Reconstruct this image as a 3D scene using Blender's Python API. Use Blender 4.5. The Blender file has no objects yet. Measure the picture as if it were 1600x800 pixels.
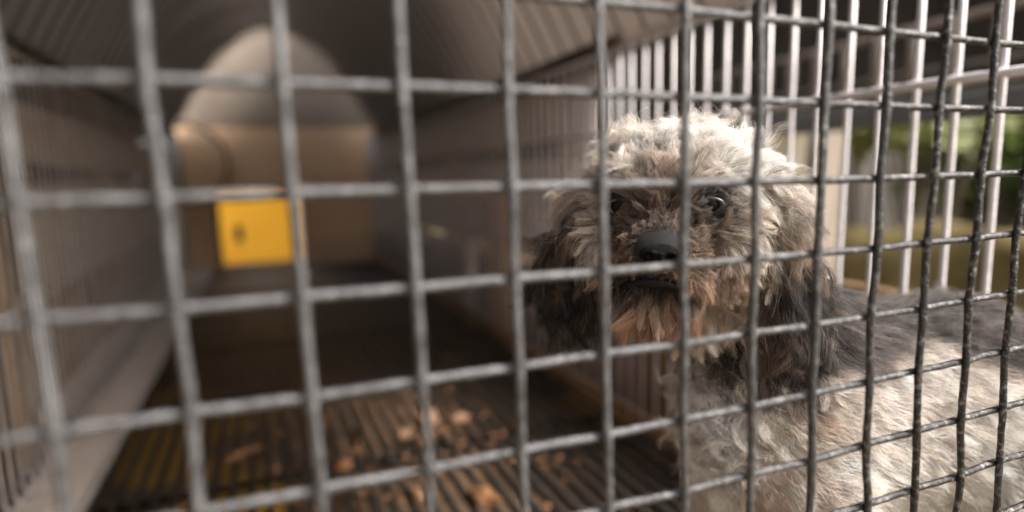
import bpy, bmesh, math, random
import numpy as np
from mathutils import Vector, Matrix, noise
from mathutils.bvhtree import BVHTree
from mathutils.kdtree import KDTree

random.seed(4)
rng = np.random.default_rng(11)
S = bpy.context.scene
C = S.collection

# ------------------------------------------------------------------ camera
# the lens stands at the origin, 15 cm in front of the cage's wire front
CAM_R = np.array([[0.9337395, 0.35106053, 0.06990743],
                  [-0.35720184, 0.92648489, 0.11845925],
                  [-0.02318181, -0.13558114, 0.99049501]])   # columns: right, forward, up
cd = bpy.data.cameras.new('camera')
cam = bpy.data.objects.new('camera', cd)
C.objects.link(cam)
r, f, u = CAM_R[:, 0], CAM_R[:, 1], CAM_R[:, 2]
cam.matrix_world = Matrix(((r[0], u[0], -f[0], 0), (r[1], u[1], -f[1], 0), (r[2], u[2], -f[2], 0), (0, 0, 0, 1)))
cd.sensor_width = 36.0
cd.lens = 36.0 * 917 / 1600
cd.clip_start = 0.01
cd.clip_end = 500
cd.dof.use_dof = True
cd.dof.focus_distance = 0.254
cd.dof.aperture_fstop = 2.8
cd.dof.aperture_blades = 0
S.camera = cam

# ------------------------------------------------------------------ sky, sun, exposure
SUN_EL, SUN_AZ = math.radians(46), math.radians(128)     # azimuth clockwise from +Y
w = bpy.data.worlds.new('World')
S.world = w
w.use_nodes = True
nt = w.node_tree
bg = nt.nodes['Background']
sky = nt.nodes.new('ShaderNodeTexSky')
sky.sky_type = 'NISHITA'
sky.sun_disc = False
sky.sun_elevation = SUN_EL
sky.sun_rotation = SUN_AZ
sky.air_density = 1.3
sky.dust_density = 4.0
hz = nt.nodes.new('ShaderNodeHueSaturation')        # thin overcast: the blue is washed out evenly
hz.inputs['Saturation'].default_value = 0.22
nt.links.new(sky.outputs['Color'], hz.inputs['Color'])
nt.links.new(hz.outputs['Color'], bg.inputs['Color'])
bg.inputs['Strength'].default_value = 0.05
sl = bpy.data.lights.new('sun', 'SUN')
sl.energy = 1.5
sl.angle = math.radians(13)
sl.color = (1.0, 0.93, 0.87)
so = bpy.data.objects.new('sun', sl)
C.objects.link(so)
sd = Vector((math.sin(SUN_AZ) * math.cos(SUN_EL), math.cos(SUN_AZ) * math.cos(SUN_EL), math.sin(SUN_EL)))
so.rotation_euler = sd.to_track_quat('Z', 'Y').to_euler()
so.location = (2, -2, 3)
S.view_settings.view_transform = 'Standard'
S.view_settings.look = 'None'
S.view_settings.gamma = 1.0
S.view_settings.use_curve_mapping = False
S.view_settings.exposure = 3.05
S.render.engine = 'CYCLES'
S.cycles.use_denoising = True
S.cycles.max_bounces = 6
S.cycles.diffuse_bounces = 3
S.cycles.glossy_bounces = 3
S.cycles.transparent_max_bounces = 6
S.cycles.sample_clamp_indirect = 6.0
try:
    S.cycles_curves.shape = 'RIBBONS'
    S.cycles_curves.subdivisions = 1
except Exception:
    pass

# ------------------------------------------------------------------ helpers
def world_loc(p):
    v = Vector((0, 0, 0))
    while p:
        v += p.location
        p = p.parent
    return v

def link_props(o, label=None, cat=None, group=None, kind=None):
    for k, v in (('label', label), ('category', cat), ('group', group), ('kind', kind)):
        if v:
            o[k] = v
    return o

def empty(name, loc=(0, 0, 0), **kw):
    o = bpy.data.objects.new(name, None)
    o.location = loc
    o.empty_display_size = 0.05
    C.objects.link(o)
    return link_props(o, **kw)

def obj(name, verts, faces, mat, parent=None, smooth=True, **kw):
    me = bpy.data.meshes.new(name)
    me.from_pydata([tuple(v) for v in verts], [], faces)
    me.update()
    if smooth:
        me.polygons.foreach_set('use_smooth', [True] * len(me.polygons))
    if mat:
        me.materials.append(mat)
    o = bpy.data.objects.new(name, me)
    C.objects.link(o)
    if parent:
        o.parent = parent
        o.location = -world_loc(parent)
    return link_props(o, **kw)

def tube_geo(pts, radii, n=8, cap=True):
    P = np.array(pts, float)
    m = len(P)
    rad = np.full(m, radii) if np.isscalar(radii) else np.array(radii, float)
    T = np.gradient(P, axis=0)
    T /= np.linalg.norm(T, axis=1)[:, None] + 1e-12
    ref = np.array([0.0, 0.0, 1.0]) if abs(T[0][2]) < 0.8 else np.array([1.0, 0.0, 0.0])
    verts = []
    U = ref - T[0] * ref.dot(T[0])
    U /= np.linalg.norm(U)
    for k in range(m):
        U = U - T[k] * U.dot(T[k])
        U /= np.linalg.norm(U)
        V = np.cross(T[k], U)
        for a in range(n):
            th = 2 * math.pi * a / n
            verts.append(P[k] + rad[k] * (math.cos(th) * U + math.sin(th) * V))
    faces = []
    for k in range(m - 1):
        for a in range(n):
            b = (a + 1) % n
            faces.append((k * n + a, k * n + b, (k + 1) * n + b, (k + 1) * n + a))
    if cap:
        faces.append(tuple(range(n))[::-1])
        faces.append(tuple((m - 1) * n + a for a in range(n)))
    return verts, faces

def tube(name, pts, radii, mat, parent=None, n=8, **kw):
    v, fc = tube_geo(pts, radii, n)
    return obj(name, v, fc, mat, parent, **kw)

def box_geo(x0, x1, y0, y1, z0, z1):
    v = [(x0, y0, z0), (x1, y0, z0), (x1, y1, z0), (x0, y1, z0), (x0, y0, z1), (x1, y0, z1), (x1, y1, z1), (x0, y1, z1)]
    fc = [(0, 3, 2, 1), (4, 5, 6, 7), (0, 1, 5, 4), (1, 2, 6, 5), (2, 3, 7, 6), (3, 0, 4, 7)]
    return v, fc

def box(name, x0, x1, y0, y1, z0, z1, mat, parent=None, bevel=0.0, jit=0.0, **kw):
    bm = bmesh.new()
    v, fc = box_geo(x0, x1, y0, y1, z0, z1)
    vs = [bm.verts.new((a + random.uniform(-jit, jit), b + random.uniform(-jit, jit), c + random.uniform(-jit, jit))) for a, b, c in v]
    for q in fc:
        bm.faces.new([vs[i] for i in q])
    if bevel:
        bmesh.ops.bevel(bm, geom=bm.edges[:], offset=bevel, segments=2, affect='EDGES', profile=0.5)
    me = bpy.data.meshes.new(name)
    bm.to_mesh(me)
    bm.free()
    me.materials.append(mat)
    o = bpy.data.objects.new(name, me)
    C.objects.link(o)
    if parent:
        o.parent = parent
        o.location = -world_loc(parent)
    return link_props(o, **kw)

def catmull(pts, per):
    P = np.array(pts, float)
    P = np.vstack([2 * P[0] - P[1], P, 2 * P[-1] - P[-2]])
    out = []
    for i in range(1, len(P) - 2):
        p0, p1, p2, p3 = P[i - 1], P[i], P[i + 1], P[i + 2]
        for k in range(per):
            t = k / per
            out.append(0.5 * (2 * p1 + (p2 - p0) * t + (2 * p0 - 5 * p1 + 4 * p2 - p3) * t * t + (3 * p1 - p0 - 3 * p2 + p3) * t ** 3))
    out.append(P[-2])
    return np.array(out)

# ------------------------------------------------------------------ materials
def mat(name, col, rough=0.6, metal=0.0, spec=0.4, noise_scale=None, col2=None, bump=0.0, bump_scale=None, contrast=(0.35, 0.65), detail=6, coat=0.0, stretch=None):
    m = bpy.data.materials.new(name)
    m.use_nodes = True
    t = m.node_tree
    b = t.nodes['Principled BSDF']
    b.inputs['Roughness'].default_value = rough
    b.inputs['Metallic'].default_value = metal
    b.inputs['Specular IOR Level'].default_value = spec
    b.inputs['Base Color'].default_value = (*col, 1)
    b.inputs['Coat Weight'].default_value = coat
    tc = t.nodes.new('ShaderNodeTexCoord')
    mp = t.nodes.new('ShaderNodeMapping')
    t.links.new(tc.outputs['Object'], mp.inputs['Vector'])
    if stretch:
        mp.inputs['Scale'].default_value = stretch
    if noise_scale and col2:
        n = t.nodes.new('ShaderNodeTexNoise')
        n.inputs['Scale'].default_value = noise_scale
        n.inputs['Detail'].default_value = detail
        n.inputs['Roughness'].default_value = 0.65
        t.links.new(mp.outputs['Vector'], n.inputs['Vector'])
        rp = t.nodes.new('ShaderNodeValToRGB')
        rp.color_ramp.elements[0].position = contrast[0]
        rp.color_ramp.elements[1].position = contrast[1]
        rp.color_ramp.elements[0].color = (*col, 1)
        rp.color_ramp.elements[1].color = (*col2, 1)
        t.links.new(n.outputs['Fac'], rp.inputs['Fac'])
        t.links.new(rp.outputs['Color'], b.inputs['Base Color'])
    if bump:
        n2 = t.nodes.new('ShaderNodeTexNoise')
        n2.inputs['Scale'].default_value = bump_scale or 60
        n2.inputs['Detail'].default_value = 6
        t.links.new(mp.outputs['Vector'], n2.inputs['Vector'])
        bp = t.nodes.new('ShaderNodeBump')
        bp.inputs['Strength'].default_value = bump
        bp.inputs['Distance'].default_value = 0.003
        t.links.new(n2.outputs['Fac'], bp.inputs['Height'])
        t.links.new(bp.outputs['Normal'], b.inputs['Normal'])
    return m

M = {}
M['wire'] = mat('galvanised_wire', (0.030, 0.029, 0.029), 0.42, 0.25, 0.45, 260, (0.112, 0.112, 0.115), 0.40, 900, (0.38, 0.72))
def wire_x_blend():
    # mottled grey at low x blends into near-black with grey flecks at high x
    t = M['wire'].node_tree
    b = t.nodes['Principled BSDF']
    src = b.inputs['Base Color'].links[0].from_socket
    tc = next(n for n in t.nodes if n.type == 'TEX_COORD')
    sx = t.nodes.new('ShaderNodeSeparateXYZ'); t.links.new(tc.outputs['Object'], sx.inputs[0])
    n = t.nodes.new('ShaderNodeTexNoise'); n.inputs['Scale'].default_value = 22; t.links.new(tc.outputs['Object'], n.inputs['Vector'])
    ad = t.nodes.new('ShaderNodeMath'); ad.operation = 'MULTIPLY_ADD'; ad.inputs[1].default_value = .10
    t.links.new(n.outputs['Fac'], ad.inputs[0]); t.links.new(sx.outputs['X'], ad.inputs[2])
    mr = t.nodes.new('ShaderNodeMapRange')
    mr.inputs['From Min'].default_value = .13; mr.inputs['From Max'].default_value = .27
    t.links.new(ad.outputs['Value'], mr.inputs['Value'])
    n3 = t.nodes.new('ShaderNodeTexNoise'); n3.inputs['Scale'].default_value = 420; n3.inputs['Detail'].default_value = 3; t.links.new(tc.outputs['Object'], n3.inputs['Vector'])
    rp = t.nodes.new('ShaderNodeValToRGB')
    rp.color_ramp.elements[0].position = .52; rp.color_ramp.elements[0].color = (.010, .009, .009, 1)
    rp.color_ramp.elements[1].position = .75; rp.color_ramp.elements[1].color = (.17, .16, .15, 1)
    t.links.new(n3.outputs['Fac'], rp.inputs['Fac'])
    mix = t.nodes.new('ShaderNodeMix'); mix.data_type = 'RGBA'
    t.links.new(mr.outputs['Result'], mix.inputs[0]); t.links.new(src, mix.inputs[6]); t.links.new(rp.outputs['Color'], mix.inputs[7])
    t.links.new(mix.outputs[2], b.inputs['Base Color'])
wire_x_blend()
M['bar'] = mat('grey_paint', (0.56, 0.53, 0.535), 0.4, 0.0, 0.5, 60, (0.36, 0.31, 0.28), 0.25, 300, (0.55, 0.8))
M['barleft'] = mat('dull_grey_paint', (0.46, 0.41, 0.37), 0.45, 0.0, 0.4, 40, (0.24, 0.20, 0.165), 0.25, 300, (0.4, 0.75))
M['hoop'] = mat('dark_hoop', (0.085, 0.08, 0.075), 0.5, 0.2, 0.4)
M['grate'] = mat('grate_bar', (0.013, 0.011, 0.009), 0.45, 0.1, 0.5, 45, (0.040, 0.030, 0.022), 0.5, 250, (0.45, 0.8))
def translucent(m, col, fac):
    t = m.node_tree
    out = t.nodes['Material Output']; b = t.nodes['Principled BSDF']
    tl = t.nodes.new('ShaderNodeBsdfTranslucent'); tl.inputs['Color'].default_value = (*col, 1)
    mx = t.nodes.new('ShaderNodeMixShader'); mx.inputs['Fac'].default_value = fac
    t.links.new(b.outputs[0], mx.inputs[1]); t.links.new(tl.outputs[0], mx.inputs[2])
    t.links.new(mx.outputs[0], out.inputs['Surface'])
M['tarp'] = mat('tarp', (0.16, 0.142, 0.13), 0.75, 0, 0.25, 5, (0.21, 0.19, 0.175), 0.5, 40, (0.35, 0.7))
translucent(M['tarp'], (0.46, 0.41, 0.375), .45)
M['flap'] = mat('shade_flap_cloth', (0.05, 0.042, 0.036), 0.85, 0, 0.15, 5, (0.07, 0.06, 0.05))
M['gable'] = mat('gable_cloth', (0.19, 0.155, 0.125), 0.8, 0, 0.2, 4, (0.155, 0.122, 0.096), 0.4, 40)
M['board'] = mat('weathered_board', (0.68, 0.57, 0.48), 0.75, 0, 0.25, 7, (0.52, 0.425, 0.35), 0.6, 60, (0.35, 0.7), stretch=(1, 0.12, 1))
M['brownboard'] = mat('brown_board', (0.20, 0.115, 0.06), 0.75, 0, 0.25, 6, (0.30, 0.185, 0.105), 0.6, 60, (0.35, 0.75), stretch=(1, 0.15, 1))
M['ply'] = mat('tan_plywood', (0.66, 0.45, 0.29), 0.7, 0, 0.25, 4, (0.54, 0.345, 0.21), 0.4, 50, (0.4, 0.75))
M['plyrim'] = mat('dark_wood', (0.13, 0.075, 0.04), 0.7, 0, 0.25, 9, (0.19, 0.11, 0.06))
M['yellow'] = mat('yellow_plastic', (0.92, 0.46, 0.03), 0.45, 0, 0.4, 8, (0.80, 0.36, 0.025), 0.1, 50, (0.5, 0.8))
M['cream'] = mat('cream_wood', (0.62, 0.50, 0.36), 0.7, 0, 0.3, 12, (0.50, 0.38, 0.26))
M['ochre'] = mat('ochre_paint', (0.50, 0.27, 0.075), 0.6, 0, 0.3, 14, (0.40, 0.20, 0.06))
M['crumb'] = mat('dry_food', (0.22, 0.105, 0.046), 0.85, 0, 0.2, 160, (0.14, 0.065, 0.032), 0.8, 300)
M['crumbpale'] = mat('dry_bread', (0.28, 0.165, 0.10), 0.85, 0, 0.2, 160, (0.15, 0.085, 0.05), 0.8, 300)
M['dark'] = mat('dark_matte', (0.022, 0.017, 0.013), 0.85, 0, 0.15, 6, (0.045, 0.034, 0.025), 0.4, 30)
M['beam'] = mat('grey_beam', (0.055, 0.058, 0.06), 0.6, 0, 0.3, 9, (0.09, 0.09, 0.09))
M['nbr'] = mat('brown_bar', (0.19, 0.155, 0.13), 0.6, 0, 0.3, 30, (0.12, 0.09, 0.07))
M['trunk'] = mat('bark', (0.085, 0.068, 0.052), 0.85, 0, 0.2, 14, (0.16, 0.13, 0.10), 0.9, 30, stretch=(1, 1, 0.25))
M['post'] = mat('grey_post', (0.17, 0.14, 0.115), 0.8, 0, 0.2, 20, (0.24, 0.20, 0.16), 0.6, 40, stretch=(1, 1, 0.2))
M['leaf'] = mat('leaf', (0.12, 0.155, 0.035), 0.5, 0, 0.4, 6, (0.20, 0.22, 0.06)); translucent(M['leaf'], (.40, .42, .24), .5)
M['leafdark'] = mat('leaf_dark', (0.06, 0.095, 0.03), 0.5, 0, 0.4, 6, (0.10, 0.14, 0.045)); translucent(M['leafdark'], (.16, .24, .06), .4)
M['plaster'] = mat('pink_plaster', (0.82, 0.74, 0.67), 0.85, 0, 0.2, 3, (0.68, 0.61, 0.54), 0.5, 20, (0.35, 0.7))
M['earth'] = mat('earth', (0.13, 0.095, 0.045), 0.95, 0, 0.1, 3, (0.20, 0.16, 0.08), 0.8, 18)
M['bank'] = mat('mossy_bank', (0.060, 0.044, 0.020), 0.95, 0, 0.1, 5, (0.125, 0.098, 0.042), 0.8, 25)
M['white'] = mat('white_plastic', (0.82, 0.81, 0.78), 0.4, 0, 0.5)
M['concrete'] = mat('concrete', (0.28, 0.26, 0.23), 0.9, 0, 0.2, 8, (0.2, 0.18, 0.16), 0.6, 60)

def tray_material():
    m = mat('soiled_tray', (0.075, 0.051, 0.035), 0.45, 0, 0.45, 26, (0.22, 0.135, 0.078), 0.6, 90, (0.35, 0.8))
    t = m.node_tree
    b = t.nodes['Principled BSDF']
    src = b.inputs['Base Color'].links[0].from_socket
    tc = next(n for n in t.nodes if n.type == 'TEX_COORD')
    n = t.nodes.new('ShaderNodeTexNoise')
    n.inputs['Scale'].default_value = 3.4
    n.inputs['Detail'].default_value = 5
    t.links.new(tc.outputs['Object'], n.inputs['Vector'])
    rp = t.nodes.new('ShaderNodeValToRGB')
    rp.color_ramp.elements[0].position = 0.56
    rp.color_ramp.elements[1].position = 0.62
    t.links.new(n.outputs['Fac'], rp.inputs['Fac'])
    # the clean patch where the tray's own yellow shows
    mp = t.nodes.new('ShaderNodeVectorMath'); mp.operation = 'DISTANCE'
    mp.inputs[1].default_value = (-0.085, 0.68, -0.352)
    t.links.new(tc.outputs['Object'], mp.inputs[0])
    mr = t.nodes.new('ShaderNodeMapRange')
    mr.inputs['From Min'].default_value = 0.055
    mr.inputs['From Max'].default_value = 0.085
    mr.inputs['To Min'].default_value = 1.0
    mr.inputs['To Max'].default_value = 0.0
    t.links.new(mp.outputs['Value'], mr.inputs['Value'])
    mx = t.nodes.new('ShaderNodeMath'); mx.operation = 'MAXIMUM'
    ml = t.nodes.new('ShaderNodeMath'); ml.operation = 'MULTIPLY'
    ml.inputs[1].default_value = 0.55
    t.links.new(rp.outputs['Color'], ml.inputs[0])
    t.links.new(ml.outputs['Value'], mx.inputs[0])
    t.links.new(mr.outputs['Result'], mx.inputs[1])
    mix = t.nodes.new('ShaderNodeMix'); mix.data_type = 'RGBA'
    t.links.new(mx.outputs['Value'], mix.inputs[0])
    t.links.new(src, mix.inputs[6])
    mix.inputs[7].default_value = (0.50, 0.27, 0.03, 1)
    t.links.new(mix.outputs[2], b.inputs['Base Color'])
    return m
M['tray'] = tray_material()

# ------------------------------------------------------------------ the setting
D = 0.1467                      # the wire front's plane
FL = -0.323                     # cage floor
TOP = 0.156                     # top rail of the side walls
YB = 2.45                       # far end of the cage run
GZ = -1.0                       # ground outdoors
def xr(y): return 0.43 - 0.045 * y
def xl(y): return -0.25 - 0.04 * y

def grid_mesh(name, x0, x1, y0, y1, z, nx, ny, amp, sc, m, **kw):
    v, fc = [], []
    for j in range(ny + 1):
        for i in range(nx + 1):
            x, y = x0 + (x1 - x0) * i / nx, y0 + (y1 - y0) * j / ny
            v.append((x, y, z + amp * noise.fractal(Vector((x * sc, y * sc, 3.3)), 1.0, 2.0, 4)))
    for j in range(ny):
        for i in range(nx):
            a = j * (nx + 1) + i
            fc.append((a, a + 1, a + nx + 2, a + nx + 1))
    return obj(name, v, fc, m, None, **kw)
grid_mesh('ground', -120, 120, -120, 120, GZ, 80, 80, 0.05, 0.15, M['earth'], kind='structure', label='brown bare earth around the cages')
box('plinth', -0.45, 0.55, 0.0, 2.7, GZ - 0.05, -0.40, M['concrete'], bevel=0.008, kind='structure', label='concrete plinth under the cage run')

# ------------------------------------------------------------------ the cage
cage = empty('dog_cage', (0.08, 0.15, FL), label='long wire dog cage with square mesh front and light grey barred sides', cat='cage')

NODES = {
 0: {4: (935, 4), 5: (1070, 17), 6: (1183, 27), 7: (1286, 37), 8: (1386, 47), 9: (1475, 57), 10: (1552, 64)},
 1: {-1: (10, 125), 0: (226, 122), 1: (440, 128), 2: (628, 133), 3: (795, 135), 4: (935, 141), 5: (1070, 150), 6: (1184, 155), 7: (1282, 160), 8: (1380, 165), 9: (1465, 168), 10: (1546, 171)},
 2: {-1: (35, 320), 0: (252, 312), 1: (452, 301), 2: (640, 297), 3: (800, 291), 4: (938, 289), 5: (1068, 288), 6: (1177, 285), 7: (1272, 284), 8: (1372, 281), 9: (1454, 277), 10: (1530, 275), 11: (1595, 269)},
 3: {-1: (60, 500), 0: (274, 487), 1: (466, 466), 2: (650, 451), 3: (804, 436), 4: (940, 427), 5: (1066, 416), 6: (1174, 405), 7: (1275, 396), 8: (1370, 390), 9: (1445, 381), 10: (1522, 374), 11: (1582, 367)},
 4: {-1: (97, 672), 0: (300, 647), 1: (484, 626), 2: (662, 600), 3: (812, 572), 4: (945, 552), 5: (1069, 540), 6: (1172, 522), 7: (1269, 510), 8: (1356, 497), 9: (1435, 484), 10: (1511, 471), 11: (1575, 460)},
 5: {1: (500, 770), 2: (672, 737), 3: (815, 707), 4: (947, 684), 5: (1066, 660), 6: (1170, 640), 7: (1264, 620), 8: (1355, 597), 9: (1432, 580), 10: (1504, 565), 11: (1567, 550)},
 6: {4: (950, 795), 5: (1066, 770), 6: (1169, 747), 7: (1261, 726), 8: (1350, 699), 9: (1426, 674), 10: (1499, 659), 11: (1560, 642)},
 7: {8: (1350, 790), 9: (1426, 770), 10: (1496, 747), 11: (1559, 725)}}
PX, PZ = 0.027, 0.02474
I0, I1, J0, J1 = -8, 16, -4, 14
def ray(x, y): return CAM_R @ np.array([(x - 800) / 917, 1, -(y - 400) / 917])
dev = {}
for j, d in NODES.items():
    for i, (x, y) in d.items():
        q = ray(x, y); q = q * (D / q[1])
        dev[(i, j)] = (q[0] - (-0.0243 + PX * i), q[2] - (0.0461 - PZ * j))
dk = np.array(list(dev.keys()), float)
dvv = np.array(list(dev.values()))
def basis(k): x, y = k[:, 0] / 8, k[:, 1] / 4; return np.c_[np.ones(len(k)), x, y, x * x, x * y, y * y, x ** 3, x * x * y, x * y * y, y ** 3]
fitc = np.linalg.lstsq(basis(dk), dvv, rcond=None)[0]
sm = basis(dk) @ fitc
for k_, a_, b_ in zip(list(dev), sm, dvv):                 # the sheet's overall bow, and part of each wire's own kinks
    dev[k_] = tuple(a_ * .72 + b_ * .28)
dvv = np.array(list(dev.values()))
def node(i, j):
    if (i, j) in dev:
        a, b = dev[(i, j)]
    else:                                   # the sheet's bow carries on, fading out
        d2 = ((dk - (i, j)) ** 2).sum(1)
        wgt = 1 / (d2 + 0.3) ** 2
        a, b = (dvv * wgt[:, None]).sum(0) / wgt.sum() * math.exp(-d2.min() / 30)
        a += random.uniform(-.0004, .0004); b += random.uniform(-.0004, .0004)
    return -0.0243 + PX * i + a, 0.0461 - PZ * j + b
NP = {(i, j): node(i, j) for i in range(I0, I1 + 1) for j in range(J0, J1 + 1)}
def wire_radii(P, base, seed):
    return [base * (1 + 0.09 * noise.noise(Vector((p[0] * 260 + seed, p[1] * 260, p[2] * 260))) + 0.05 * noise.noise(Vector((p[0] * 900, seed, p[2] * 900)))) for p in P]
front = empty('front_mesh', (0, 0, 0)); front.parent = cage; front.location = -Vector(cage.location)
front['label'] = 'dark galvanised square wire mesh across the front of the cage'
WR = 0.00133
for i in range(I0, I1 + 1):
    pts = []
    for j in range(J0, J1 + 1):
        x, z = NP[(i, j)]
        pts.append((x, D - WR * 0.80 + 0.0003 * (-1) ** (i + j), z))
    P = catmull(pts, 9)
    P += np.array([[0.00022 * noise.noise(Vector((i * 7.1, k * 0.31, 0))), 0.0002 * noise.noise(Vector((i * 3.1, k * 0.37, 5))), 0] for k in range(len(P))])
    rr = wire_radii(P, WR, i * 3.7)
    for k in range(len(P)):                 # zinc gathers at the crossings
        e = min(k % 9, 9 - k % 9)
        rr[k] *= 1 + (0.09 if e == 0 else 0.05 if e == 1 else 0)
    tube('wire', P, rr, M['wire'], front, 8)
for j in range(J0, J1 + 1):
    pts = []
    for i in range(I0, I1 + 1):
        x, z = NP[(i, j)]
        pts.append((x, D + WR * 0.80 + 0.0003 * (-1) ** (i + j), z))
    P = catmull(pts, 9)
    P += np.array([[0, 0.0002 * noise.noise(Vector((j * 3.1, k * 0.37, 9))), 0.00022 * noise.noise(Vector((j * 5.3, k * 0.33, 2)))] for k in range(len(P))])
    rr = wire_radii(P, WR, j * 5.1 + 90)
    for k in range(len(P)):
        e = min(k % 9, 9 - k % 9)
        rr[k] *= 1 + (0.09 if e == 0 else 0.05 if e == 1 else 0)
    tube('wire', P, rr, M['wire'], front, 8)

# left side wall: upright wires that turn inwards at the foot as a ledge
lw = empty('side_wall', (0, 0, 0)); lw.parent = cage; lw.location = -Vector(cage.location)
lw['label'] = 'dull barred side wall whose wires turn inwards as a ledge'
y = D + 0.012
while y < YB:
    x = xl(y)
    jx = random.uniform(-.0008, .0008)
    pts = [(x + jx, y, TOP + .004), (x + jx, y, .05), (x + random.uniform(-.001, .001), y, -.1), (x, y, -.25), (x, y, FL + .014), (x + .004, y, FL + .005), (x + .014, y, FL + .002), (x + .062, y, FL)]
    tube('bar', pts, 0.00135 * random.uniform(.92, 1.12), M['barleft'], lw, 6)
    y += 0.0235
for z, rad in ((TOP, .0032), (-.133, .003), (FL + .003, .004)):
    tube('rail', [(xl(a) - .004 if z != FL + .003 else xl(a) + .001, a, z) for a in np.linspace(D, YB, 12)], rad, M['barleft'], lw, 8)
la, lb = D + .002, YB
obj('ledge', [(xl(la) + .002, la, FL - .006), (xl(lb) + .002, lb, FL - .006), (xl(lb) + .060, lb, FL - .006), (xl(la) + .060, la, FL - .006),
              (xl(la) + .002, la, FL - .0025), (xl(lb) + .002, lb, FL - .0025), (xl(lb) + .060, lb, FL - .0025), (xl(la) + .060, la, FL - .0025)],
    [(0, 1, 2, 3), (7, 6, 5, 4), (0, 4, 5, 1), (1, 5, 6, 2), (2, 6, 7, 3), (3, 7, 4, 0)], M['board'], lw, smooth=False)
tube('rail', [(xl(a) + .062, a, FL - .001) for a in np.linspace(D, YB, 12)], .0035, M['barleft'], lw, 8)

# right side wall: straight light grey bars between rails
rw = empty('side_wall', (0, 0, 0)); rw.parent = cage; rw.location = -Vector(cage.location)
rw['label'] = 'light grey barred side wall behind the dog'
for k in range(-3, 84):
    y = 0.2675 + 0.0262 * k
    if y < D + .01: continue
    x = xr(y) + random.uniform(-.0006, .0006)
    lean = random.uniform(-.0012, .0012)
    tube('bar', [(x, y + lean, TOP + .002), (x, y + lean * .3, .05), (x + random.uniform(-.0008, .0008), y, -.1), (x, y - lean, FL + .004)], 0.00215 * random.uniform(.95, 1.06), M['bar'], rw, 8)
for z, rad, off in ((TOP, .0036, .004), (.054, .0030, -.005), (-.104, .0030, .005)):
    tube('rail', [(xr(a) + off, a, z + (.0015 * math.sin(a * 7))) for a in np.linspace(D, YB, 16)], rad, M['bar'], rw, 8)
P0 = [(xr(D) - .002, D), (xr(YB) - .002, YB), (xr(YB) + .009, YB), (xr(D) + .009, D)]
obj('bottom_strip', [(a, b, FL - .001) for a, b in P0] + [(a, b, FL + .018) for a, b in P0],
    [(0, 1, 2, 3), (7, 6, 5, 4), (0, 4, 5, 1), (1, 5, 6, 2), (2, 6, 7, 3), (3, 7, 4, 0)], M['brownboard'], rw, smooth=False)

# roof hoops
VZ = 0.505
YT = 2.27                       # the tarp stops short of the far end
def vault(y, th, k=1.0):
    cx, hw_ = (xl(y) + xr(y)) / 2, (xr(y) - xl(y)) / 2
    h = -math.cos(th)
    return (cx + hw_ * h * k, y, TOP + .006 + (VZ - TOP) * (1 - abs(h) ** 1.95) * k)
roof = empty('roof_frame', (0, 0, 0)); roof.parent = cage; roof.location = -Vector(cage.location)
y = D + 0.03
while y < YT - .01:
    tube('hoop', [vault(y, math.pi * a / 16, .985) for a in range(17)], 0.0019, M['hoop'], roof, 5)
    y += 0.047

# floor grate
gr = empty('floor_grate', (0, 0, 0)); gr.parent = cage; gr.location = -Vector(cage.location)
n = 33
for k in range(n):
    t = (k + .5) / n
    x0 = xl(D) + .062 + (xr(D) - .004 - xl(D) - .062) * t
    x1 = xl(YB) + .062 + (xr(YB) - .004 - xl(YB) - .062) * t
    jx = random.uniform(-.001, .001)
    tube('bar', [(x0 + (x1 - x0) * s + jx, D + (YB - D) * s, FL - .004 + random.uniform(-.0006, .0006)) for s in (0, .25, .5, .75, 1)], .0042, M['grate'], gr, 6)
for yy in (.40, .685, .98, 1.285, 1.6, 1.95, 2.3):
    tube('cross_bar', [(xl(yy) + .058, yy, FL - .013), (xr(yy) - .003, yy, FL - .013)], .0048, M['grate'], gr, 8)

# tray under the grate
tr = empty('tray', (.08, .15, FL - .05), label='soiled yellow droppings tray under the grate of the dog cage', cat='tray')
TZ = FL - .034
box('tray_floor', -.30, .44, D + .004, YB, TZ - .004, TZ, M['tray'], tr)
for a, b, c, d in ((-.306, -.30, D, YB), (.44, .446, D, YB), (-.30, .44, D - .003, D + .003), (-.30, .44, YB + .001, YB + .006)):
    box('tray_rim', a, b, c, d, TZ - .004, TZ + .012, M['tray'], tr)

# tarp over the hoops
def tarp():
    v, fc = [], []
    NY, NT = 60, 28
    for sgn in (0, 1):
        for j in range(NY + 1):
            y = D - .02 + (YT - D) * j / NY
            for a in range(NT + 1):
                th = math.pi * a / NT
                p = Vector(vault(max(D, y), th, 1.0 + .006 * sgn)); p.y = y
                nrm = Vector((-math.cos(th), 0, math.sin(th)))
                sag = .016 * noise.noise(Vector((a * .34, y * 3.2, 1.0))) + .011 * math.sin(y * 13.5 + 2.2 * math.sin(a * .35)) * math.sin(th) ** .5
                p += nrm * (abs(sag) + .003 + .004 * sgn)
                v.append(p)
    W = NT + 1
    off = (NY + 1) * W
    for j in range(NY):
        for a in range(NT):
            q = j * W + a
            fc.append((q, q + W, q + W + 1, q + 1))
            fc.append((off + q, off + q + 1, off + q + W + 1, off + q + W))
    for j in range(NY):
        for a in (0, NT):
            q = j * W + a
            fc.append((q, off + q, off + q + W, q + W) if a == 0 else (q, q + W, off + q + W, off + q))
    obj('cover', v, fc, M['tarp'], tp)
tp = empty('tarp', (.08, 1.1, TOP), label='dark brown tarp arched over the roof hoops of the cage', cat='tarp')
tarp()
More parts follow.
